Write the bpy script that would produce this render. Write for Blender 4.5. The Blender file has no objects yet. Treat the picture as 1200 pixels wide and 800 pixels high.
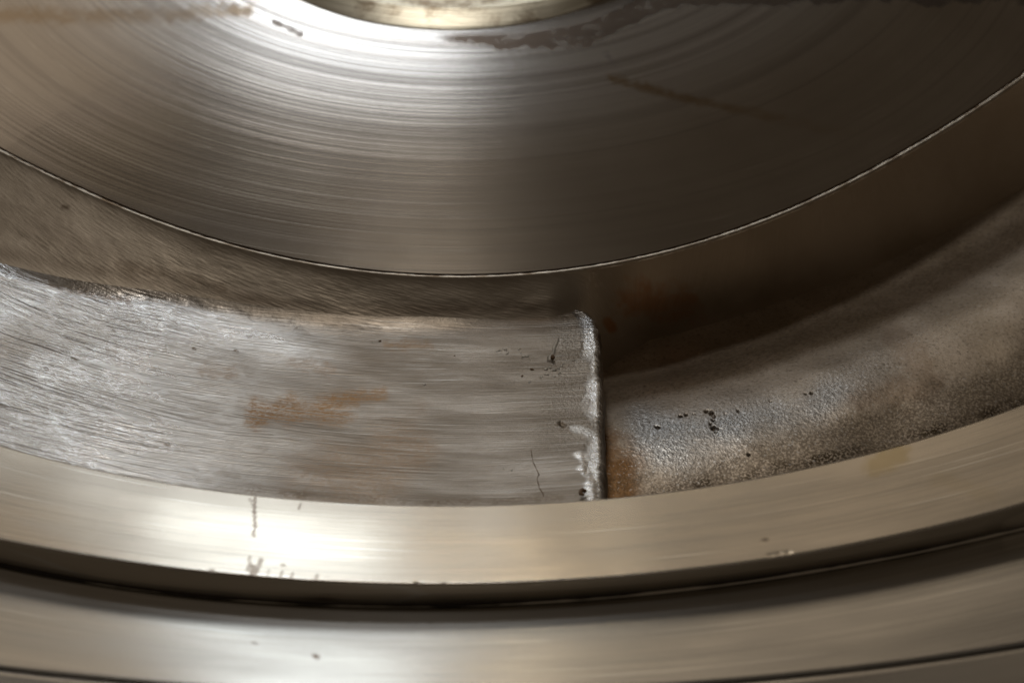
import bpy, math, random
import numpy as np
from mathutils import Matrix, Vector

# ------------------------------------------------------------------ camera, world, lamps, exposure
sc = bpy.context.scene
POS = np.array([0.0, -0.87575873, 0.48274905])
RT = np.array([0.99972301, -0.02240052, -0.00721987])
UP = np.array([0.02023024, 0.66113522, 0.74999397])
FW = np.array([0.01202694, 0.74993229, -0.66140526])
FPX = 3200.0                                   # focal length in photograph pixels (1200 wide)
cd = bpy.data.cameras.new('camera'); cam = bpy.data.objects.new('camera', cd)
sc.collection.objects.link(cam); sc.camera = cam
cam.matrix_world = Matrix(((RT[0], UP[0], -FW[0], POS[0]), (RT[1], UP[1], -FW[1], POS[1]),
                           (RT[2], UP[2], -FW[2], POS[2]), (0, 0, 0, 1)))
cd.sensor_width = 36.0; cd.sensor_fit = 'HORIZONTAL'; cd.lens = 36.0 * FPX / 1200.0
cd.clip_start = 0.01; cd.clip_end = 100
cd.dof.use_dof = True; cd.dof.focus_distance = 0.80; cd.dof.aperture_fstop = 15.0

w = bpy.data.worlds.new('World'); sc.world = w; w.use_nodes = True
bg = w.node_tree.nodes['Background']
bg.inputs['Color'].default_value = (0.058, 0.048, 0.037, 1); bg.inputs['Strength'].default_value = 1.0

def area(name, loc, tgt, sx, sy, power, col):
    l = bpy.data.lights.new(name, 'AREA'); l.shape = 'RECTANGLE'; l.size = sx; l.size_y = sy
    l.energy = power; l.color = col
    o = bpy.data.objects.new(name, l); sc.collection.objects.link(o)
    o.location = loc
    o.rotation_euler = (Vector(tgt) - Vector(loc)).to_track_quat('-Z', 'Y').to_euler()
    return o
area('high_window_lamp', (-0.12, 1.45, 0.92), (0, -0.12, -0.05), 0.22, 0.22, 1.05, (0.90, 0.95, 1.0))
area('low_window_lamp', (-0.165, 2.5, 0.66), (0, -0.35, -0.03), 0.19, 0.5, 1.2, (0.80, 0.92, 1.0))
area('ceiling_lamp', (-0.13, 0.55, 1.85), (0, -0.25, -0.05), 0.27, 0.22, 5.8, (1.0, 0.94, 0.85))
area('left_fill_lamp', (-1.0, 1.7, 1.25), (0, -0.20, -0.05), 1.1, 0.8, 1.6, (1.0, 0.90, 0.78))  # unseen fill lamp added to brighten the left of the turned face
area('warm_fill_lamp', (0.12, 2.6, 0.50), (0, -0.30, -0.05), 1.75, 0.55, 1.75, (1.0, 0.83, 0.62))  # added broad fill standing in for a warm wall reflected in the rings
area('work_lamp', (0.035, 2.5, 0.80), (0, -0.35, -0.03), 0.05, 0.22, 0.27, (1.0, 0.84, 0.58))
sc.cycles.use_denoising = True; sc.cycles.use_adaptive_sampling = False
sc.cycles.max_bounces = 5; sc.cycles.sample_clamp_indirect = 1.5
sc.view_settings.view_transform = 'Standard'; sc.view_settings.look = 'None'
sc.view_settings.exposure = 0.0; sc.view_settings.gamma = 1.0

# ------------------------------------------------------------------ numeric helpers
rng = np.random.default_rng(7)
def px(P):
    q = P - POS; z = q @ FW
    return 600 + FPX * (q @ RT) / z, 400 - FPX * (q @ UP) / z
def onz(x, y, z):
    d = FW + RT * (x - 600) / FPX + UP * (400 - y) / FPX
    return POS + d * ((z - POS[2]) / d[2])
_tab = rng.random((256, 256))
def vnoise(x, y):
    x = np.asarray(x, float); y = np.asarray(y, float)
    xi = np.floor(x).astype(int); yi = np.floor(y).astype(int); fx = x - xi; fy = y - yi
    fx = fx * fx * (3 - 2 * fx); fy = fy * fy * (3 - 2 * fy)
    g = lambda a, b: _tab[a % 256, b % 256]
    return (g(xi, yi) * (1 - fx) + g(xi + 1, yi) * fx) * (1 - fy) + (g(xi, yi + 1) * (1 - fx) + g(xi + 1, yi + 1) * fx) * fy
def fbm(x, y, o=4):
    s = 0; a = 0.5; n = 0
    for i in range(o):
        s = s + a * vnoise(x * 2 ** i + 17.3 * i, y * 2 ** i + 9.1 * i); n += a; a *= 0.5
    return s / n
def sstep(a, b, x):
    t = np.clip((x - a) / (b - a), 0, 1); return t * t * (3 - 2 * t)
def polydist(u, v, pts):
    d = np.full(u.shape, 1e9)
    for (x0, y0), (x1, y1) in zip(pts[:-1], pts[1:]):
        dx, dy = x1 - x0, y1 - y0; L = dx * dx + dy * dy + 1e-9
        t = np.clip(((u - x0) * dx + (v - y0) * dy) / L, 0, 1)
        d = np.minimum(d, np.hypot(u - x0 - t * dx, v - y0 - t * dy))
    return d
def mark(u, v, pts, wid, soft=2.0, wob=0.0, ns=0.12):
    """1 on a stain or cut traced from the photograph, falling to 0 over `soft`"""
    d = polydist(u, v, pts)
    if wob: d = d + wob * (fbm(u * ns, v * ns, 4) - 0.5) * 2
    return 1 - sstep(wid, wid + soft, d)

# circles of the turned part: height and radius by azimuth (0 deg = towards the camera)
CIRC = {
 'hubt': (-.0505, [(449,4),(515,12.6),(591,7.7),(637,0)]),
 'bore': (-.0537, [(345,0),(400,15),(450,29),(525,37),(600,33),(650,20),(705,0)]),
 'lip': (-.058, [(0,177.5),(120,235),(215,271),(300,296),(400,315),(500,324),(600,323.5),(700,312.5),(820,283.5),(900,256.5),(1015,206),(1100,155),(1200,90)]),
 'grv': (-.094, [(720,402),(800,382.5),(900,355),(1025,305),(1150,245),(1200,215)]),
 'r1i': (-.031, [(0,519),(65,535),(150,552),(250,570),(350,581.5),(425,587.5),(500,589),(600,586),(707,581.5),(815,569),(920,549),(1030,522.5),(1110,502),(1200,470)]),
 'r1o': (-.018, [(0,631),(100,652),(220,670),(350,679),(450,683),(600,682),(700,676),(815,667),(940,650),(1050,629),(1200,591)]),
 'r2i': (-.0255, [(0,660),(100,680),(200,694),(300,703),(425,709),(500,709),(600,704),(700,700),(815,687),(950,669),(1100,642),(1200,617)]),
 'r2o': (-.011, [(0,779),(190,799),(825,799),(950,785),(1100,765),(1200,755)]),
}
DEG = {'hubt': 1, 'bore': 2, 'lip': 6, 'grv': 2, 'r1i': 3, 'r1o': 2, 'r2i': 3, 'r2o': 2}
def thr(P): return math.degrees(math.atan2(P[0], -P[1])), math.hypot(P[0], P[1])
CF = {}
for n, (z, pts) in CIRC.items():
    a = np.array([thr(onz(x, y, z)) for x, y in pts])
    CF[n] = (np.polyfit(a[:, 0] / 30, a[:, 1], DEG[n]), a[:, 0].min(), a[:, 0].max(), a[:, 1].mean())
def rad(n, th):
    c, lo, hi, m = CF[n]
    e = 0 if n in ('lip', 'bore', 'hubt') else 6
    t = np.clip(th, lo - e, hi + e); v = np.polyval(c, t / 30)
    k = sstep(0, 40, np.abs(th - t))
    return v * (1 - k) + m * k
def znom(n): return CIRC[n][0]

def thgrid(lo, hi, fine_lo, fine_hi, step, coarse=1.0):
    a = [np.arange(lo, fine_lo, coarse)] if fine_lo > lo else []
    a.append(np.arange(max(lo, fine_lo), min(hi, fine_hi), step))
    if hi > fine_hi: a.append(np.arange(fine_hi, hi, coarse))
    return np.unique(np.append(np.concatenate(a), hi))

def to_xyz(R, TH, Z):
    t = np.radians(TH); return np.stack([R * np.sin(t), -R * np.cos(t), Z], -1)

# ------------------------------------------------------------------ object helpers
def grid_mesh(name, P, attrs=None, closed=False, flip=False):
    """P[rows, cols, 3] -> mesh"""
    nr, nc = P.shape[:2]
    idx = np.arange(nr * nc).reshape(nr, nc)
    a, b = idx[:-1, :-1], idx[:-1, 1:]; c, d = idx[1:, 1:], idx[1:, :-1]
    F = np.stack([a, b, c, d], -1).reshape(-1, 4)
    if closed:
        F = np.concatenate([F, np.stack([idx[:-1, -1], idx[:-1, 0], idx[1:, 0], idx[1:, -1]], -1)])
    if flip: F = F[:, ::-1]
    me = bpy.data.meshes.new(name)
    V = P.reshape(-1, 3)
    me.vertices.add(len(V)); me.vertices.foreach_set('co', V.astype(np.float32).ravel())
    me.loops.add(F.size); me.loops.foreach_set('vertex_index', F.astype(np.int32).ravel())
    me.polygons.add(len(F)); me.polygons.foreach_set('loop_start', np.arange(0, F.size, 4, dtype=np.int32))
    me.polygons.foreach_set('use_smooth', np.ones(len(F), dtype=bool))
    for k, v in (attrs or {}).items():
        at = me.attributes.new(k, 'FLOAT', 'POINT'); at.data.foreach_set('value', np.asarray(v, np.float32).ravel())
    me.update(calc_edges=True); me.validate()
    return me
root = bpy.data.objects.new('turned_casing', None); sc.collection.objects.link(root)
root['label'] = 'large turned steel casing with a ground weld pad ending in an open groove'
root['category'] = 'machine part'
def part(name, me, mat, parent=root, label=None, kind=None):
    o = bpy.data.objects.new(name, me); sc.collection.objects.link(o)
    me.materials.append(mat); o.parent = parent
    if label: o['label'] = label
    if kind: o['kind'] = kind
    return o
def rows_from(prof):
    """prof: list of (t, ...) ignored"""
    return prof

# ------------------------------------------------------------------ materials
class NT:
    def __init__(s, name):
        s.m = bpy.data.materials.new(name); s.m.use_nodes = True; s.t = s.m.node_tree
        s.b = s.t.nodes['Principled BSDF']; s.b.inputs['Metallic'].default_value = 1.0
        tc = s.n('ShaderNodeTexCoord'); sep = s.n('ShaderNodeSeparateXYZ'); s.l(tc.outputs['Object'], sep.inputs[0])
        s.P = tc.outputs['Object']; s.x, s.y, s.z = sep.outputs
        s.r = s.mth('SQRT', s.mth('ADD', s.mth('MULTIPLY', s.x, s.x), s.mth('MULTIPLY', s.y, s.y)))
        s.th = s.mth('ARCTAN2', s.x, s.mth('MULTIPLY', s.y, -1.0))
        c = s.n('ShaderNodeCombineXYZ'); s.l(s.x, c.inputs[0]); s.l(s.y, c.inputs[1]); s.radv = c.outputs[0]
    def n(s, t): return s.t.nodes.new(t)
    def l(s, a, b): s.t.links.new(a, b)
    def put(s, v, sock):
        if hasattr(v, 'links') or hasattr(v, 'is_output'): s.l(v, sock)
        else: sock.default_value = v
    def mth(s, op, a, b=None, clamp=False):
        m = s.n('ShaderNodeMath'); m.operation = op; m.use_clamp = clamp
        s.put(a, m.inputs[0])
        if b is not None: s.put(b, m.inputs[1])
        return m.outputs[0]
    def cyl(s, a, b, c=0.0, rot=0.0):
        th, r = s.mth('MULTIPLY', s.th, 0.3), s.r
        if rot:
            cs, sn = math.cos(rot), math.sin(rot)
            r0 = s.mth('SUBTRACT', r, 0.3)
            th2 = s.mth('ADD', s.mth('MULTIPLY', th, cs), s.mth('MULTIPLY', r0, sn))
            r = s.mth('SUBTRACT', s.mth('MULTIPLY', r0, cs), s.mth('MULTIPLY', th, sn)); th = th2
        v = s.n('ShaderNodeCombineXYZ')
        s.put(s.mth('MULTIPLY', th, a), v.inputs[0]); s.put(s.mth('MULTIPLY', r, b), v.inputs[1])
        s.put(s.mth('MULTIPLY', s.z, c), v.inputs[2]) if c else None
        return v.outputs[0]
    def noise(s, vec, scale=1.0, detail=4.0, rough=0.55, dist=0.0):
        k = s.n('ShaderNodeTexNoise'); s.l(vec, k.inputs['Vector']); k.inputs['Scale'].default_value = scale
        k.inputs['Detail'].default_value = detail; k.inputs['Roughness'].default_value = rough
        k.inputs['Distortion'].default_value = dist
        return k.outputs['Fac']
    def ramp(s, f, lo, hi, a=0.0, b=1.0):
        k = s.n('ShaderNodeMapRange'); k.interpolation_type = 'SMOOTHSTEP'; s.put(f, k.inputs['Value'])
        k.inputs['From Min'].default_value = lo; k.inputs['From Max'].default_value = hi
        k.inputs['To Min'].default_value = a; k.inputs['To Max'].default_value = b
        return k.outputs[0]
    def mix(s, f, a, b):
        k = s.n('ShaderNodeMix'); k.data_type = 'RGBA'; s.put(f, k.inputs[0])
        for v, i in ((a, 6), (b, 7)):
            if isinstance(v, tuple): k.inputs[i].default_value = (*v, 1)
            else: s.l(v, k.inputs[i])
        return k.outputs[2]
    def attr(s, name):
        k = s.n('ShaderNodeAttribute'); k.attribute_name = name; return k.outputs['Fac']
    def bump(s, h, strength, dist, nrm=None):
        k = s.n('ShaderNodeBump'); s.put(h, k.inputs['Height']); k.inputs['Strength'].default_value = strength
        k.inputs['Distance'].default_value = dist
        if nrm is not None: s.l(nrm, k.inputs['Normal'])
        return k.outputs[0]
    def done(s, col, rough, nrm=None, aniso=0.0, metal=None):
        if isinstance(col, tuple): s.b.inputs['Base Color'].default_value = (*col, 1)
        else: s.l(col, s.b.inputs['Base Color'])
        s.put(rough, s.b.inputs['Roughness'])
        if nrm is not None: s.l(nrm, s.b.inputs['Normal'])
        if metal is not None: s.put(metal, s.b.inputs['Metallic'])
        if aniso:
            s.b.inputs['Anisotropic'].default_value = aniso; s.l(s.radv, s.b.inputs['Tangent'])
        return s.m

def mat_disc():
    s = NT('turned_brown_steel')
    fine = s.noise(s.cyl(1.6, 1000), 1, 1.5, 0.6)
    band = s.noise(s.cyl(0.35, 150), 1, 3, 0.5)
    wide = s.noise(s.cyl(0.3, 60), 1, 2, 0.5)
    scr = s.noise(s.cyl(26, 2600, rot=0.012), 1, 2, 0.5)
    grime = s.noise(s.P, 22, 5, 0.6)
    col = s.mix(s.ramp(grime, 0.35, 0.7), (0.37, 0.312, 0.25), (0.40, 0.34, 0.275))
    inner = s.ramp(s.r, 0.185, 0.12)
    col = s.mix(inner, col, (0.60, 0.57, 0.54))  # lighter colour towards the hub paints in the highlight's fade outwards
    col = s.mix(s.mth('MULTIPLY', s.ramp(band, 0.46, 0.62, 0, 0.4), s.mth('ADD', s.mth('MULTIPLY', inner, 0.7), 0.3)), col, (0.17, 0.135, 0.105))
    col = s.mix(s.ramp(scr, 0.66, 0.74, 0, 0.5), col, (0.75, 0.70, 0.62))
    st = s.mth('MULTIPLY', s.attr('stain'), s.ramp(s.noise(s.P, 120, 5, 0.65), 0.15, 0.5), True)
    col = s.mix(st, col, (0.13, 0.10, 0.08))
    col = s.mix(s.mth('MULTIPLY', s.ramp(fine, 0.46, 0.32, 0, 0.4), s.mth('ADD', s.mth('MULTIPLY', inner, 0.4), 0.6)), col, (0.15, 0.12, 0.095))
    col = s.mix(s.mth('MULTIPLY', s.attr('rust'), s.ramp(s.noise(s.P, 160, 5, 0.65), 0.25, 0.55), True), col, (0.27, 0.18, 0.09))
    h = s.mth('ADD', s.mth('MULTIPLY', fine, 0.5), s.mth('ADD', s.mth('MULTIPLY', band, 1.0), s.mth('MULTIPLY', wide, 2.2)))
    nrm = s.bump(h, 0.23, 0.0004)
    rg = s.mth('ADD', s.ramp(grime, 0.3, 0.7, 0.178, 0.188), s.mth('MULTIPLY', st, 0.10))
    return s.done(col, rg, nrm, 0.7)

def mat_hub():
    s = NT('bright_turned_steel')
    fine = s.noise(s.cyl(6, 1400), 1, 3, 0.6)
    blot = s.noise(s.P, 60, 5, 0.65)
    col = s.mix(s.ramp(blot, 0.48, 0.66), (0.80, 0.75, 0.62), (0.34, 0.27, 0.19))  # cream base and dark blotches paint in the hub's reflections
    return s.done(col, 0.36, s.bump(fine, 0.35, 0.0005), 0.6)

def mat_lip():
    s = NT('bright_chamfer_steel')
    k = s.noise(s.cyl(70, 90), 1, 5, 0.65)
    col = s.mix(s.ramp(k, 0.34, 0.56), (0.30, 0.22, 0.15), (0.82, 0.76, 0.67))
    return s.done(col, 0.45)

def mat_wall():
    s = NT('brown_filed_steel')
    fine = s.noise(s.cyl(130, 1500, 0, rot=0.15), 1, 3, 0.6)
    pat = s.noise(s.P, 34, 6, 0.65)
    spk = s.noise(s.P, 420, 3, 0.7)
    col = s.mix(s.ramp(pat, 0.35, 0.68), (0.34, 0.285, 0.225), (0.40, 0.34, 0.275))
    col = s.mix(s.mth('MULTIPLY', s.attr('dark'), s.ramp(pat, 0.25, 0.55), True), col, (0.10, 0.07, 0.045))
    col = s.mix(s.mth('MULTIPLY', s.attr('rust'), s.ramp(pat, 0.3, 0.6), True), col, (0.33, 0.15, 0.055))
    return s.done(col, s.ramp(pat, 0.3, 0.7, 0.40, 0.52), s.bump(s.mth('ADD', fine, s.mth('MULTIPLY', spk, 0.15)), 0.22, 0.0006))

def mat_cast():
    s = NT('rough_cast_steel')
    gr = s.noise(s.P, 800, 2.5, 0.6)
    big = s.noise(s.P, 46, 5, 0.6)
    spk = s.noise(s.P, 1300, 2, 0.6)
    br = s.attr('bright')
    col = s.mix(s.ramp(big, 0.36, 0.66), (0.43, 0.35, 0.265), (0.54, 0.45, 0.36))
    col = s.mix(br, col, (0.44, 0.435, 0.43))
    col = s.mix(s.mth('MULTIPLY', s.attr('rust'), s.ramp(big, 0.25, 0.55), True), col, (0.20, 0.11, 0.05))
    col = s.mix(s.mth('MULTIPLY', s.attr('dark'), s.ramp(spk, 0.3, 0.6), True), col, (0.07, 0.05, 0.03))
    col = s.mix(s.attr('pit'), col, (0.085, 0.062, 0.042))
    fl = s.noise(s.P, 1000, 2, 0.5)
    col = s.mix(s.mth('MULTIPLY', s.ramp(fl, 0.60, 0.70), s.mth('ADD', s.mth('MULTIPLY', br, 0.8), 0.15), True), col, (0.85, 0.85, 0.85))  # pale flecks painted as glints, densest on the ridge
    col = s.mix(s.ramp(fl, 0.42, 0.32, 0, 0.5), col, (0.14, 0.11, 0.085))
    rg = s.mth('SUBTRACT', s.ramp(gr, 0.35, 0.65, 0.52, 0.44), s.mth('MULTIPLY', br, 0.10))
    bs = s.mth('ADD', gr, s.mth('MULTIPLY', spk, 0.35))
    bm = s.bump(s.mth('MULTIPLY', bs, s.mth('ADD', s.mth('MULTIPLY', br, 1.0), 0.35)), 0.32, 0.0006)
    return s.done(col, rg, bm)

def mat_weld():
    s = NT('ground_weld_steel')
    a = s.noise(s.cyl(13, 1350, 0, rot=0.07), 1, 3, 0.6)
    b = s.noise(s.cyl(15, 1200, 0, rot=-0.05), 1, 3, 0.6)
    sel = s.ramp(s.noise(s.cyl(26, 46, 0, rot=0.5), 1, 3, 0.55), 0.46, 0.54)
    k = s.n('ShaderNodeMix'); s.l(sel, k.inputs[0]); s.l(a, k.inputs[2]); s.l(b, k.inputs[3]); scr = k.outputs[0]
    hair = s.noise(s.cyl(20, 2300, 0, rot=0.02), 1, 2, 0.6)
    cut = s.ramp(s.noise(s.cyl(10, 800, 0, rot=0.10), 1, 2, 0.6), 0.37, 0.33)
    patch = s.noise(s.cyl(20, 90, 0, rot=0.12), 1, 4, 0.55)
    grain = s.noise(s.P, 900, 3, 0.7)
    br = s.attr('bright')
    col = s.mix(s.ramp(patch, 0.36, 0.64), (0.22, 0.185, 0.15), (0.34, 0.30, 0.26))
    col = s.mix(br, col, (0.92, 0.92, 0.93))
    skf = s.attr('streak')
    col = s.mix(s.mth('MULTIPLY', s.ramp(scr, 0.46, 0.37, 0, 0.9), skf), col, (0.16, 0.135, 0.11))
    col = s.mix(s.ramp(hair, 0.58, 0.72, 0, 0.6), col, (0.80, 0.79, 0.77))
    cutm = s.mth('MULTIPLY', cut, s.attr('cuts'), True)
    col = s.mix(cutm, col, (0.15, 0.12, 0.10))
    rsp = s.ramp(s.mth('ADD', s.mth('MULTIPLY', grain, 0.6), s.mth('MULTIPLY', scr, 0.6)), 0.50, 0.68)
    col = s.mix(s.mth('MULTIPLY', s.attr('rust'), s.mth('ADD', s.mth('MULTIPLY', rsp, 0.85), 0.12), True), col, (0.26, 0.145, 0.06))
    col = s.mix(s.mth('MULTIPLY', s.attr('dark'), s.ramp(grain, 0.35, 0.55), True), col, (0.13, 0.09, 0.055))
    bl = s.attr('blend')
    col = s.mix(s.mth('MULTIPLY', bl, 0.85), col, (0.30, 0.25, 0.20))
    skf = s.mth('MULTIPLY', skf, s.mth('SUBTRACT', 1.0, s.mth('MULTIPLY', bl, 0.8)))
    h = s.mth('MULTIPLY', s.mth('ADD', s.mth('MULTIPLY', scr, 1.5), s.mth('MULTIPLY', hair, 0.30)), skf)
    h = s.mth('ADD', h, s.mth('MULTIPLY', grain, s.mth('ADD', s.mth('MULTIPLY', s.attr('grainy'), 0.4), 0.10)))
    h = s.mth('SUBTRACT', h, s.mth('MULTIPLY', cutm, 0.5))
    n1 = s.bump(h, 0.85, 0.0006)
    n2 = s.bump(patch, 0.3, 0.0010, n1)
    rg = s.mth('SUBTRACT', s.ramp(patch, 0.35, 0.65, 0.40, 0.35), s.mth('MULTIPLY', br, 0.15))
    return s.done(col, rg, n2, 0.35)

def mat_ring(name, base, rough):
    s = NT(name)
    fine = s.noise(s.cyl(3, 620), 1, 1.5, 0.6)
    line = s.noise(s.cyl(7, 1500), 1, 2, 0.6)
    scr = s.noise(s.cyl(14, 900, rot=0.03), 1, 2, 0.5)
    cloud = s.noise(s.cyl(9, 26), 1, 4, 0.55)
    dk = tuple(c * 0.82 for c in base)
    col = s.mix(s.ramp(cloud, 0.35, 0.68), base, dk)
    col = s.mix(s.ramp(fine, 0.40, 0.28, 0, 0.25), col, tuple(c * 0.6 for c in base))
    col = s.mix(s.ramp(line, 0.45, 0.30, 0, 0.40), col, tuple(c * 0.45 for c in base))
    col = s.mix(s.ramp(scr, 0.64, 0.72, 0, 0.6), col, (0.82, 0.80, 0.76))
    col = s.mix(s.mth('MULTIPLY', s.attr('rust'), 0.5), col, (0.40, 0.30, 0.10))
    col = s.mix(s.attr('dark'), col, (0.10, 0.06, 0.035))
    return s.done(col, s.ramp(cloud, 0.3, 0.7, rough - 0.01, rough + 0.09), s.bump(fine, 0.10, 0.0003), 0.75)
def mat_plain(name, col, rough, metal=1.0, ns=300):
    s = NT(name); k = s.noise(s.P, ns, 4, 0.6)
    return s.done(s.mix(s.ramp(k, 0.3, 0.7), col, tuple(c * 0.55 for c in col)), rough, s.bump(k, 0.5, 0.0006), 0, metal)
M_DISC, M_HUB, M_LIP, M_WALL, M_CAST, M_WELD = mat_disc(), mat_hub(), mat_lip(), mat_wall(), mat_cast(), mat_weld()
M_RING = mat_ring('polished_ring_steel', (0.58, 0.52, 0.445), 0.185)
M_RING2 = mat_ring('satin_ring_steel', (0.52, 0.49, 0.45), 0.185)
M_STEP = mat_ring('lifted_step_steel', (0.74, 0.66, 0.55), 0.30)  # ring steel with its base raised in place of light missing on the step
M_BEAD = mat_plain('weld_bead_steel', (0.60, 0.56, 0.50), 0.5, 0.45)
M_RUST = mat_plain('brown_scale', (0.22, 0.13, 0.07), 0.75, 0.2)
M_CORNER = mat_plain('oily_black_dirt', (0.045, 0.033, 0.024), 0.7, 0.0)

# ------------------------------------------------------------------ turned face, hub, lip
TH = thgrid(-180, 180, -64, 64, 0.10)[:-1]
def revolve(name, prof, mat, th=TH, closed=True, attrf=None, dispf=None, label=None, parent=root):
    """prof(th) -> R[rows, cols], Z[rows, cols]"""
    R, Z = prof(th)
    T = np.broadcast_to(th, R.shape)
    P = to_xyz(R, T, Z)
    at = {}
    if attrf or dispf:
        u, v = px(P.reshape(-1, 3)); u = u.reshape(R.shape); v = v.reshape(R.shape)
        if dispf: P = P + dispf(R, T, u, v)
        if attrf: at = attrf(R, T, u, v)
    return part(name, grid_mesh(name, P, at, closed), mat, label=label, parent=parent)

def lerp_prof(keys, n):
    """keys: list of (rfunc(th), z(th) or const); n rows between successive keys -> R, Z"""
    def f(th):
        Rk = [k[0](th) if callable(k[0]) else np.full(th.shape, k[0]) for k in keys]
        Zk = [k[1](th) if callable(k[1]) else np.full(th.shape, k[1]) for k in keys]
        R, Z = [], []
        for i in range(len(keys) - 1):
            m = n[i]
            for j in range(m):
                t = j / m; R.append(Rk[i] * (1 - t) + Rk[i + 1] * t); Z.append(Zk[i] * (1 - t) + Zk[i + 1] * t)
        R.append(Rk[-1]); Z.append(Zk[-1])
        return np.array(R), np.array(Z)
    return f
off = lambda n, d: (lambda th: rad(n, th) + d)

def disc_attr(R, T, u, v):
    ru = mark(u, v, [(715, 92), (800, 115), (870, 130), (960, 150), (1050, 165)], 0.5, 8, 4) * sstep(1060, 760, u) * 0.8
    ru = np.maximum(ru, mark(u, v, [(-40, 16), (90, 20), (200, 18), (290, 12)], 1, 13, 6) * 0.6)
    s = mark(u, v, [(265, 8), (290, 14)], 2, 8, 8) * 0.7
    # dried oil below the hub, with a ragged outer edge
    e = 10 * (fbm(u * 0.05, v * 0.05, 4) - 0.5) * 2
    lo = np.interp(u, [505, 560, 620, 690, 730, 800], [45, 52, 56, 54, 36, 5]) + e
    hi = np.interp(u, [505, 620, 690, 800], [44, 40, 26, -25])
    s = np.maximum(s, sstep(lo + 2, lo - 3, v) * sstep(hi - 6, hi + 2, v) * sstep(500, 540, u) * 1.0)
    s = np.maximum(s, mark(u, v, [(322, 26), (352, 40)], 1.0, 3, 2) * 0.9)
    s = np.maximum(s, mark(u, v, [(710, 62), (718, 74)], 1, 4, 3) * 0.8)
    return {'stain': s, 'rust': ru}
def face_prof(th):
    a, b = rad('bore', th) - .0005, rad('lip', th) - .0019
    t = np.linspace(0, 1, 240)[:, None]
    return a[None] + (b - a)[None] * t, np.broadcast_to(-.0537 - .0045 * np.clip((t - .06) / .94, 0, 1) ** 1.8, (240, len(th))).copy()
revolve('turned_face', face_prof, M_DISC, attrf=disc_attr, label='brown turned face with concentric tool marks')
revolve('hub', lerp_prof([(off('bore', 0.0), -.0557), (off('bore', -.0003), -.0535), (off('bore', -.0014), -.0529), (off('hubt', .0010), -.0507), (off('hubt', 0), -.0502),
        (off('hubt', -.0008), -.0503), (0.06, -.0507), (0.002, -.0507)], [3, 4, 20, 4, 3, 24, 8]), M_HUB, label='bright hub step at the centre of the turned face')
jag = lambda th: 0.0006 * (fbm(th * 1.9, th * 0 + 3.3, 5) - 0.5)
revolve('joint_line', lerp_prof([(off('lip', -.0025), -.0588), (lambda t: rad('lip', t) - .0018 + 3 * jag(t + 9), -.0590), (off('lip', -.0005), -.0590)], [1, 1]), M_RUST,
        label='thin rusty line beside the bright lip')
revolve('lip', lerp_prof([(lambda t: rad('lip', t) - .0013 + jag(t), -.0592), (lambda t: rad('lip', t) - .0011 + jag(t), -.0583), (lambda t: rad('lip', t) - .0004 + jag(t), -.0580),
        (lambda t: rad('lip', t) + jag(t + 40), -.0582), (off('lip', .0003), -.0590)], [2, 2, 2, 2]), M_LIP, label='narrow bright chamfered lip')

# ------------------------------------------------------------------ weld pad outline (traced), shoulder wall, groove floor
ZIN, ZOUT = -.066, -.0375
_in = np.array([thr(onz(x, y, ZIN)) for x, y in [(-60, 300), (0, 316), (100, 338), (200, 350), (300, 367), (380, 378), (440, 381), (500, 381), (600, 377), (690, 370)]])
def rin(th):
    r = np.interp(th, _in[:, 0], _in[:, 1]); k = sstep(0, 20, _in[0, 0] - th)
    return r * (1 - k) + 0.245 * k
_k = np.ones(41) / 41
def rin_s(th):
    t = np.asarray(th, float); return sum(rin(t + d) for d in np.linspace(-2.0, 2.0, 9)) / 9
def zpad(R, th):
    a = rin_s(th); b = rad('r1i', th)
    s = (R - a) / (b - a)
    return ZIN + (ZOUT - ZIN) * s
# right end of the pad, where it breaks off into the groove
_end = []
for x, y in [(676, 360), (691, 366), (697, 376), (700, 388), (702, 402), (701, 430), (703, 455), (703, 490), (705, 512), (706, 540), (707, 575), (707, 592)]:
    z = ZIN
    for _ in range(30):
        P = onz(x, y, z); t, r = thr(P); z = float(zpad(np.array(r), np.array(t)))
    _end.append((r, t))
_end = np.array(_end); _end = _end[np.argsort(_end[:, 0])]
TH_E = _end[:, 1].max()

wth = lambda th: sstep(5.0, 14.5, th)              # 0 beside the pad, 1 beside the open groove
def wall_foot_r(th): return (rin_s(np.minimum(th, 9)) + 0.002) * (1 - wth(th)) + (rad('grv', th) + 0.001) * wth(th)
def wall_foot_z(th): return (ZIN - 0.002) * (1 - wth(th)) + (-.0955) * wth(th)
def wall_prof(th):
    lr = rad('lip', th); fr, fz = wall_foot_r(th), wall_foot_z(th)
    R, Z = [lr - .0002], [np.full(th.shape, -.0580)]
    for j in range(0, 41):
        t = j / 40
        # near-vertical top, concave fillet at the foot
        p = 1.10 + 0.30 * wth(th)
        R.append(lr + .0002 + (fr - lr) * t ** p); Z.append(-.0583 + (fz + .0583) * t ** (1 / (1.0 + 0.10 * (1 - wth(th)))))
    R.append(R[-1] + .0004); Z.append(np.full(th.shape, -.100))
    return np.array(R), np.array(Z)
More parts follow.
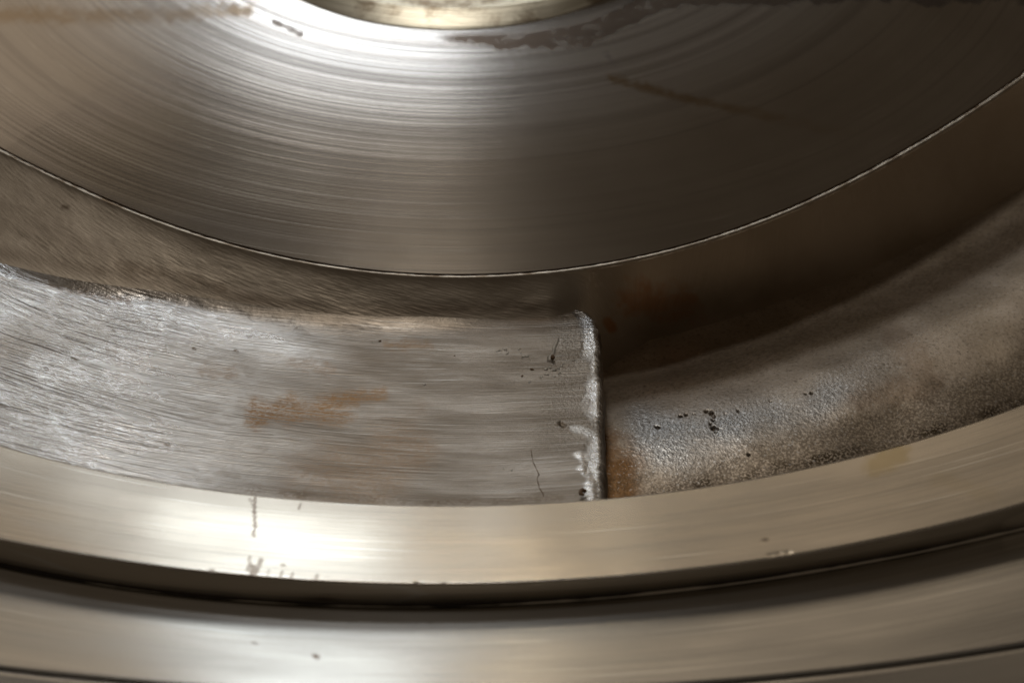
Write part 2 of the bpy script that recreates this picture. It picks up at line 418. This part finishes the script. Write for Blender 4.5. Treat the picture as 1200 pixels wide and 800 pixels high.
def wall_attr(R, T, u, v):
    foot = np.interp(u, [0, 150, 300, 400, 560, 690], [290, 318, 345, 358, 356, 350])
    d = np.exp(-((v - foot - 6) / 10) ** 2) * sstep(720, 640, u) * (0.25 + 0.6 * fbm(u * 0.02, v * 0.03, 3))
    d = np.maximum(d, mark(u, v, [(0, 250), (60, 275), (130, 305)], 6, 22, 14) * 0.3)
    d = np.maximum(d, mark(u, v, [(140, 312), (200, 322), (260, 340)], 2, 12, 4) * 0.7)
    d = np.maximum(d, mark(u, v, [(74, 243), (80, 243)], 1, 4, 2))
    ru = mark(u, v, [(75, 338), (110, 346)], 2, 8, 4) + mark(u, v, [(745, 352), (800, 362)], 6, 26, 16) * 0.7 + mark(u, v, [(712, 378), (716, 384)], 3, 6, 2)
    return {'dark': np.clip(d, 0, 1), 'rust': np.clip(ru, 0, 1)}
def wall_disp(R, T, u, v):
    n = (fbm(T * 0.35, R * 200, 3) - 0.5) * 0.0004 * sstep(-.5, 1, (12 - T) / 8) * sstep(0.0005, 0.006, R - rad('lip', T[0])[None, :])
    return to_xyz(n, T, n * 0.5)
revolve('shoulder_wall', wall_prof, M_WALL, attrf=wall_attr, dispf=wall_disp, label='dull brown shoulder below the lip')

def floor_prof(th):
    g, o = rad('grv', th) - .001, rad('r1i', th) + 0.006
    ks = [(0, -.0950), (.07, -.0950), (.15, -.0915), (.26, -.0830), (.42, -.0762), (.52, -.0752), (.66, -.0785), (.82, -.0870), (1.0, -.1020)]
    ts = np.linspace(0, 1, 380); zs = np.interp(ts, *zip(*ks))
    k = np.ones(41) / 41; zs = np.convolve(np.pad(zs, 20, mode='edge'), k, 'valid')
    R = g[None] + (o - g)[None] * ts[:, None]; Z = np.broadcast_to(zs[:, None], R.shape).copy()
    return R, Z
PITS = [(828, 482, 1.6), (833, 483, 2.2), (836, 487, 1.9), (835, 492, 1.2), (833, 497, 1.1), (836, 501, 2.2), (841, 502, 1.5), (839, 506, 1.0),
        (798, 488, 1.3), (803, 486, 1.6), (771, 501, 1.9), (813, 485, .7), (865, 481, .9), (850, 484, .8), (877, 533, 1.5), (944, 462, 1.0), (951, 461, 1.3), (903, 470, .7)]
def pit_field(u, v):
    p = np.zeros(u.shape)
    wob = 2.2 * (fbm(u * 0.20 + v * 0.13 + 4.7, v * 0.20 - u * 0.13, 4) + fbm(u * 0.31 - v * 0.17, v * 0.31 + u * 0.17 + 9, 4) - 1.0)
    for x, y, r in PITS:
        p = np.maximum(p, 1 - sstep(r * 0.5, r * 1.35, np.hypot((u - x) * 0.85, v - y) + wob))
    return p
def floor_disp(R, T, u, v):
    n = (fbm(T * 0.22, R * 45, 2) - 0.5) * 0.0012
    e = sstep(0, 0.012, R - R[0][None, :])
    n = n * e - pit_field(u, v) * 0.0010
    P = np.zeros(R.shape + (3,)); P[..., 2] = n
    return P
def floor_attr(R, T, u, v):
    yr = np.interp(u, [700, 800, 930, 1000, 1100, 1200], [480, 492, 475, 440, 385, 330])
    rid = np.exp(-((v - yr - 12) / 26) ** 2) * sstep(1090, 960, u) + 0.75 * np.exp(-((v - yr - 45) / 22) ** 2) * sstep(905, 800, u)  # painted highlight along the hump of the floor
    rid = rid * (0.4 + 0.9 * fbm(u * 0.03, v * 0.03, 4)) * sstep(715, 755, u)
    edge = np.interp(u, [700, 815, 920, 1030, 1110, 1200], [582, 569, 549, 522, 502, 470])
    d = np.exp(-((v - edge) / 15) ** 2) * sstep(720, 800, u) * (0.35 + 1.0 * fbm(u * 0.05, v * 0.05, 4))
    d = np.maximum(d, mark(u, v, [(860, 555), (960, 525), (1060, 495), (1200, 445)], 14, 26, 16) * 0.6)
    ru = sstep(768, 735, u + 10 * (fbm(u * .05, v * .05) - .5) * 2) * sstep(490, 505, v - (u - 705) * 0.35)
    ru = np.maximum(ru, mark(u, v, [(1050, 395), (1075, 420), (1085, 445)], 6, 20, 10) * 0.3)
    ru = np.maximum(ru, mark(u, v, [(1010, 470), (1090, 450)], 6, 20, 14) * 0.35)
    d = np.maximum(d, mark(u, v, [(722, 568), (760, 560)], 4, 12, 8) * 0.5)
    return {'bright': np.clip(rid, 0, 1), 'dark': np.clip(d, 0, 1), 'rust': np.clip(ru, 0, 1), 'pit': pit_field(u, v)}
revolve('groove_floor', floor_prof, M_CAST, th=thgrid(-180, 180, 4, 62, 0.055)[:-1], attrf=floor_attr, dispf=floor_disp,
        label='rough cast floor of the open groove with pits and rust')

# the pad itself
def build_pad():
    cols = np.concatenate([np.linspace(-150, -50, 60)[:-1], np.linspace(-50, 0, 620)])   # measured back from the end edge
    nr = 300
    ss = np.linspace(0, 1, nr)
    th0 = cols[None, :]
    # azimuth: the end row follows the traced edge, fading back to plain azimuth
    R = np.zeros((nr, len(cols))); T = np.zeros_like(R)
    k = np.exp(-(-cols / 14.0) ** 2)
    for it in range(3):
        for i, s in enumerate(ss):
            if it == 0: T[i] = cols + TH_E
            a = rin_s(T[i]) - 0.0005 - 0.012 * sstep(2.5, 6.5, T[i]); b = rad('r1i', T[i]) + 0.006
            R[i] = a + (b - a) * s
            te = np.interp(R[i], _end[:, 0], _end[:, 1])
            T[i] = cols + TH_E + (te - TH_E) * k
    Z = zpad(R, T)
    # fillet up against the shoulder
    dr = R - rin_s(T)
    Z += 0.0034 * np.clip(1 - (dr + 0.0005) / 0.010, 0, 1) ** 2.0 * (1 - sstep(-5, 5, T))
    u, v = px(to_xyz(R, T, Z).reshape(-1, 3)); u = u.reshape(R.shape); v = v.reshape(R.shape)
    Z += (fbm(T * 0.16, R * 30, 2) - 0.5) * 0.0020 * sstep(0.0, 0.02, dr)
    
    # ledge of the unground weld edge on the left, dying out into the shoulder
    led = np.interp(u, [-60, 0, 100, 200, 300, 380], [306, 324, 346, 357, 377, 398])
    Z -= 0.0008 * sstep(led + 3, led - 3, v) * sstep(370, 170, u)
    # worn, slumped edge strip along the break
    edist = -(cols[None, :]) * np.radians(1) * R
    rag = 0.0007 * (fbm(R * 160, R * 0 + 1.7, 3) - 0.5) * 2 + 0.0006 * (fbm(R * 700, R * 0 + 8.1, 3) - 0.5) * 2
    strip = sstep(0.0054, 0.0018, edist + 0.0075 * (fbm(R * 90, edist * 200 + 5.2, 4) - 0.5) + 0.0006)
    Z -= 0.0002 * strip
    Z -= 0.0005 * np.clip(1 - edist / 0.0012, 0, 1) ** 1.5

    T = T + np.degrees(rag / R) * np.exp(-edist / 0.004)
    pk = mark(u, v, [(657, 494), (661, 497)], 1.2, 2.0, 1.0)
    crack = 0 * mark(u, v, [(623, 526), (624, 540), (629, 549), (631, 556), (630, 566), (633, 574), (637, 583)], 0.0, 1.1, 0.7, .3)
    Z -= 0.0004 * np.maximum(pk, crack)
    P = to_xyz(R, T, Z)
    at = {}
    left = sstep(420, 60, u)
    br = left * 0.85 + 0.5 * np.exp(-((v - led - 18) / 22) ** 2) * sstep(430, 330, u)  # left side and upper bevel painted lighter for the light they catch
    br = np.maximum(br, strip * (0.55 + 0.6 * fbm(R * 300, T * 9, 3)))  # worn strip, with the light it catches put into its colour
    ed = 677 + 9 * (fbm(v * .22, v * 0 + 2.0, 3) - .5) * 2 + np.interp(v, [526, 534, 560, 585], [8, -5, 6, 10])
    bp = sstep(ed - 3, ed + 4, u) * sstep(527, 533, v) * (0.6 + 0.8 * (fbm(u * .06, v * .5, 3) - .3))
    bp0 = ((u > 0) & (u > 675 + 10 * (fbm(v * .2, u * .02) - .5) * 2 + np.interp(v, [526, 534, 560, 585], [14, -4, 8, 20])) & (v > 531) & (v < 590)).astype(float)
    br = np.maximum(br, bp)
    br = np.maximum(br, mark(u, v, [(674, 501), (692, 507)], 1, 7, 3) * 0.6)
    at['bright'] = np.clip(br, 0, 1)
    ru = mark(u, v, [(300, 487), (345, 482), (400, 486)], 5, 20, 16, .05) * 1.0 + mark(u, v, [(395, 466), (445, 462)], 2, 12, 7) * 0.8
    ru += mark(u, v, [(455, 405), (500, 405)], 1, 9, 6) * 0.6 + mark(u, v, [(370, 560), (430, 570), (470, 520)], 14, 40, 26, .03) * 0.45
    ru += mark(u, v, [(240, 432), (270, 436)], 2, 12, 8) * 0.45 + mark(u, v, [(345, 425), (385, 432)], 3, 10, 8) * 0.4
    ru += mark(u, v, [(60, 332), (150, 352)], 1, 6, 4) * 0.7
    at['rust'] = np.clip(ru, 0, 1)
    bot = np.interp(u, [0, 65, 150, 250, 350, 425, 500, 600, 707], [519, 535, 552, 570, 581, 587, 589, 586, 581])
    dk = np.exp(-((bot - v) / 5) ** 2) * fbm(u * 0.06, v * 0.06, 3) * 1.0 * sstep(200, 330, u)
    dk = np.maximum(dk, np.maximum(pk, crack * 0.6))
    for q in [(226, 407), (132, 386), (275, 409), (84, 420), (87, 421), (195, 521), (53, 432)]: dk = np.maximum(dk, mark(u, v, [q, (q[0] + 3, q[1] + 1)], 0.6, 1.8, 0.8, .3))
    at['dark'] = np.clip(dk, 0, 1)
    at['cuts'] = sstep(330, 40, u + 40 * (fbm(u * .02, v * .02) - .5))
    at['blend'] = sstep(0.0050, 0.0005, dr + 0.004 * (fbm(u * .03, v * .05, 4) - .5)) * sstep(-20, 90, u) * (1 - 0.9 * sstep(-4, 5, T))
    at['streak'] = 0.35 + 0.45 * sstep(560, 120, u)
    at['grainy'] = np.clip(sstep(625, 670, u) * sstep(545, 500, v) + strip, 0, 1)
    # end face down to the groove floor
    Pe = P[:, -1:].copy(); ex = []
    for q, dz in enumerate(np.linspace(0, 1, 14)[1:]):
        e = Pe.copy(); e[..., 2] = Pe[..., 2] * (1 - dz) + (-.097) * dz
        e[..., 0] += 0.0012 * min(1, dz * 8) + (fbm(np.arange(nr)[:, None] * 0.05, np.full((nr, 1), dz * 6), 3) - .5) * 0.0012
        ex.append(e)
    P = np.concatenate([P] + ex, 1)
    for kx in at:
        pad = at[kx][:, -1:]; val = {'bright': 0.15, 'rust': 0.25, 'dark': 0.5, 'cuts': 0, 'grainy': 1, 'streak': 0.2, 'blend': 0.3}[kx]
        at[kx] = np.concatenate([at[kx]] + [np.full_like(pad, val)] * 13, 1)
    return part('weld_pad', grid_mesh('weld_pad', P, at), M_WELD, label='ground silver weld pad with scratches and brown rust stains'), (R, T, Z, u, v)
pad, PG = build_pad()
_u, _v = PG[3].ravel(), PG[4].ravel(); _PP = to_xyz(PG[0], PG[1], PG[2]).reshape(-1, 3)
def on_pad(x, y): return _PP[np.argmin((_u - x) ** 2 + (_v - y) ** 2)]

# ------------------------------------------------------------------ outer rings
def r1_attr(R, T, u, v):
    d = mark(u, v, [(299, 583), (298, 600), (299, 614), (297, 628)], 0.6, 2.0, 1.0, .3) * 0.9
    d = np.maximum(d, mark(u, v, [(293, 584), (298, 597)], 0.3, 1.6, 1.2, .3) * 0.6)
    d = np.maximum(d, mark(u, v, [(293, 652), (291, 668)], 0.5, 2.4, 1.2, .3) * 0.7)
    d = np.maximum(d, mark(u, v, [(306, 656), (299, 672), (294, 668)], 1.0, 3, 1.5, .3) * 0.8)
    d = np.maximum(d, mark(u, v, [(296, 664), (296, 674)], 1.6, 3, 1.5, .3) * 0.8)
    for x, y in [(316, 668), (331, 669), (343, 671), (372, 673), (383, 674), (352, 590)]:
        d = np.maximum(d, mark(u, v, [(x, y), (x - 2, y + 6)], 0.3, 1.4) * 0.7)
    for x, y in [(318, 579), (415, 588), (456, 589), (470, 589), (330, 662), (248, 668), (895, 632)]: d = np.maximum(d, mark(u, v, [(x, y), (x + 3, y)], 0.8, 2.2, 1.0, .3) * 0.7)
    return {'dark': d, 'rust': mark(u, v, [(1025, 545), (1055, 530)], 5, 14, 6) + 0.25 * mark(u, v, [(1100, 560), (1160, 580)], 2, 14, 8)}
def r1_disp(R, T, u, v):
    dn = np.zeros(u.shape)
    for x, y in [(902, 650), (912, 648), (922, 647), (660, 681), (490, 683), (523, 684)]:
        dn = np.maximum(dn, mark(u, v, [(x, y), (x + 3, y)], 0.8, 2.6, 1.0, .3))
    P = np.zeros(R.shape + (3,)); P[..., 2] = -0.00012 * dn + 0.0003 * (fbm(T * .2, R * 8, 2) - .5)
    return P
revolve('raised_ring', lerp_prof([(off('r1i', .0012), -.100), (off('r1i', .0004), -.0345), (off('r1i', .0002), -.0328), (off('r1i', .0006), -.0316), (off('r1i', .0016), -.0309),
        (off('r1o', -.0010), -.0181), (off('r1o', -.0004), -.0180), (off('r1o', 0), -.0184)], [6, 4, 3, 3, 90, 4, 4]), M_RING, attrf=r1_attr, dispf=r1_disp,
        label='polished raised ring with small dark scratches')
revolve('ring_step', lerp_prof([(off('r1o', 0), -.0184), (lambda t: rad('r2i', t) * .35 + rad('r1o', t) * .65 + .0001, -.0215), (off('r2i', -.0004), -.0252), (off('r2i', .0006), -.0262)], [8, 8, 3]), M_STEP,
        label='shaded step between the two rings')
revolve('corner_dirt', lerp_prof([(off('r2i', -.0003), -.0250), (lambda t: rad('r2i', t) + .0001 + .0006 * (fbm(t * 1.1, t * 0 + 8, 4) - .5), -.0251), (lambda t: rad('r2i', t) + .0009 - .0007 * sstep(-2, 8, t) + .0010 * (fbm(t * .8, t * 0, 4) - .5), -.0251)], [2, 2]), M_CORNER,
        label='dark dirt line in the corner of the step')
def r2_attr(R, T, u, v):
    d = mark(u, v, [(369, 768), (371, 769)], 1.2, 2.6, 0.8, .3) + mark(u, v, [(298, 753), (299, 753)], 0.5, 1.8)
    return {'dark': np.clip(d, 0, 1)}
revolve('outer_ring', lerp_prof([(off('r2i', -.0002), -.0262), (off('r2i', .0008), -.0256), (off('r2o', -.0004), -.0112), (off('r2o', 0), -.0113), (off('r2o', .0002), -.0140)], [3, 70, 3, 3]), M_RING2, attrf=r2_attr,
        label='satin outer ring outside the step')
revolve('rim_groove', lerp_prof([(off('r2o', .0000), -.0132), (off('r2o', .0016), -.0132)], [2]), M_CORNER, label='thin dark turned line round the rim')
revolve('rim', lerp_prof([(off('r2o', .0012), -.0140), (off('r2o', .0013), -.0113), (off('r2o', .0017), -.0109), (.500, .002), (.503, .001), (.504, -.002), (.504, -.13), (.20, -.13)], [3, 2, 30, 2, 2, 10, 2]), M_RING2,
        label='plain outer rim of the casing')

# ------------------------------------------------------------------ small things on the pad
def blob(name, c, rx, ry, rz, ang, mat, parent, seed):
    n, m = 10, 7; V = []
    r_ = np.random.default_rng(seed)
    P = np.zeros((m, n, 3))
    for i in range(m):
        ph = math.pi * (i / (m - 1) - 0.5)
        for j in range(n):
            a = 2 * math.pi * j / n; k = 1 + 0.22 * (r_.random() - .5)
            x, y, z = rx * math.cos(ph) * math.cos(a) * k, ry * math.cos(ph) * math.sin(a) * k, rz * math.sin(ph)
            P[i, j] = (c[0] + x * math.cos(ang) - y * math.sin(ang), c[1] + x * math.sin(ang) + y * math.cos(ang), c[2] + z)
    return part(name, grid_mesh(name, P, None, True), mat, parent)
def path(name, pts, rads, mat, parent, label=None):
    pts = np.array(pts, float); n = 8
    P = np.zeros((len(pts) + 2, n, 3))
    tg = np.gradient(pts, axis=0)
    for i in range(-1, len(pts) + 1):
        q = min(max(i, 0), len(pts) - 1); t = tg[q] / np.linalg.norm(tg[q])
        s = np.cross(t, [0, 0, 1.0]); s /= np.linalg.norm(s); up = np.cross(s, t)
        r = rads[q] if 0 <= i < len(pts) else rads[q] * 0.15
        cpt = pts[q] + (t * r * 0.7 * (1 if i >= len(pts) else -1) if not 0 <= i < len(pts) else 0)
        for j in range(n):
            a = 2 * math.pi * j / n; P[i + 1, j] = cpt + s * r * math.cos(a) + up * r * math.sin(a)
    return part(name, grid_mesh(name, P, None, True), mat, parent, label)
dp = [on_pad(*q) for q in [(655, 395), (652, 401), (650, 407), (648, 413), (645, 419), (644, 423)]]
path('weld_drip', [p + np.array([0, 0, -.00035]) for p in dp], [.0004, .0007, .0008, .0007, .0011, .0009], M_BEAD, pad, 'small solidified weld drip with a rusty tip')
tip = on_pad(647, 421); blob('rust_spot', tip + np.array([0.0001, 0, .0009]), .0007, .0010, .0006, 0.2, M_RUST, pad, 3)
rs = random.Random(4)
SP = [(582, 413), (585, 412), (588, 413), (593, 411), (594, 415), (608, 410), (610, 415), (611, 420), (614, 419), (618, 418), (622, 421), (645, 430), (650, 433), (654, 431), (658, 428), (660, 425), (641, 438), (649, 440), (634, 441), (624, 433), (612, 440), (621, 447), (533, 418), (672, 421), (590, 549), (600, 551), (498, 451), (640, 432), (656, 436), (445, 400), (437, 401)]
for i, (x, y) in enumerate(SP):
    s = (.0002 + .0003 * rs.random())
    blob('weld_spatter', on_pad(x, y) + np.array([0, 0, s * .2]), s * 1.4, s, s * .45, rs.random() * 3, M_RUST if i in (19, 20, 22, 29) else M_BEAD, pad, i)
ck = [on_pad(*q) + np.array([0, 0, -.00003]) for q in [(622, 526), (624, 533), (624, 540), (627, 546), (629, 549), (632, 556), (630, 561), (630, 566), (632, 571), (633, 574), (636, 579), (637, 583)]]
path('hairline_crack', ck, [.00008, .00013, .0001, .00016, .0001, .00018, .0001, .00017, .00011, .00017, .00014, .00008], M_RUST, pad, 'thin brown hairline crack')
bp = [on_pad(*q) for q in [(686, 578), (682, 577), (680, 580), (681, 584), (684, 586)]]
path('burr', [p + np.array([0, -.0008, .0012 + .0004 * i]) for i, p in enumerate(bp)], [.0006, .0006, .0005, .0005, .0003], M_RUST, pad, 'tiny curled burr at the lower edge')
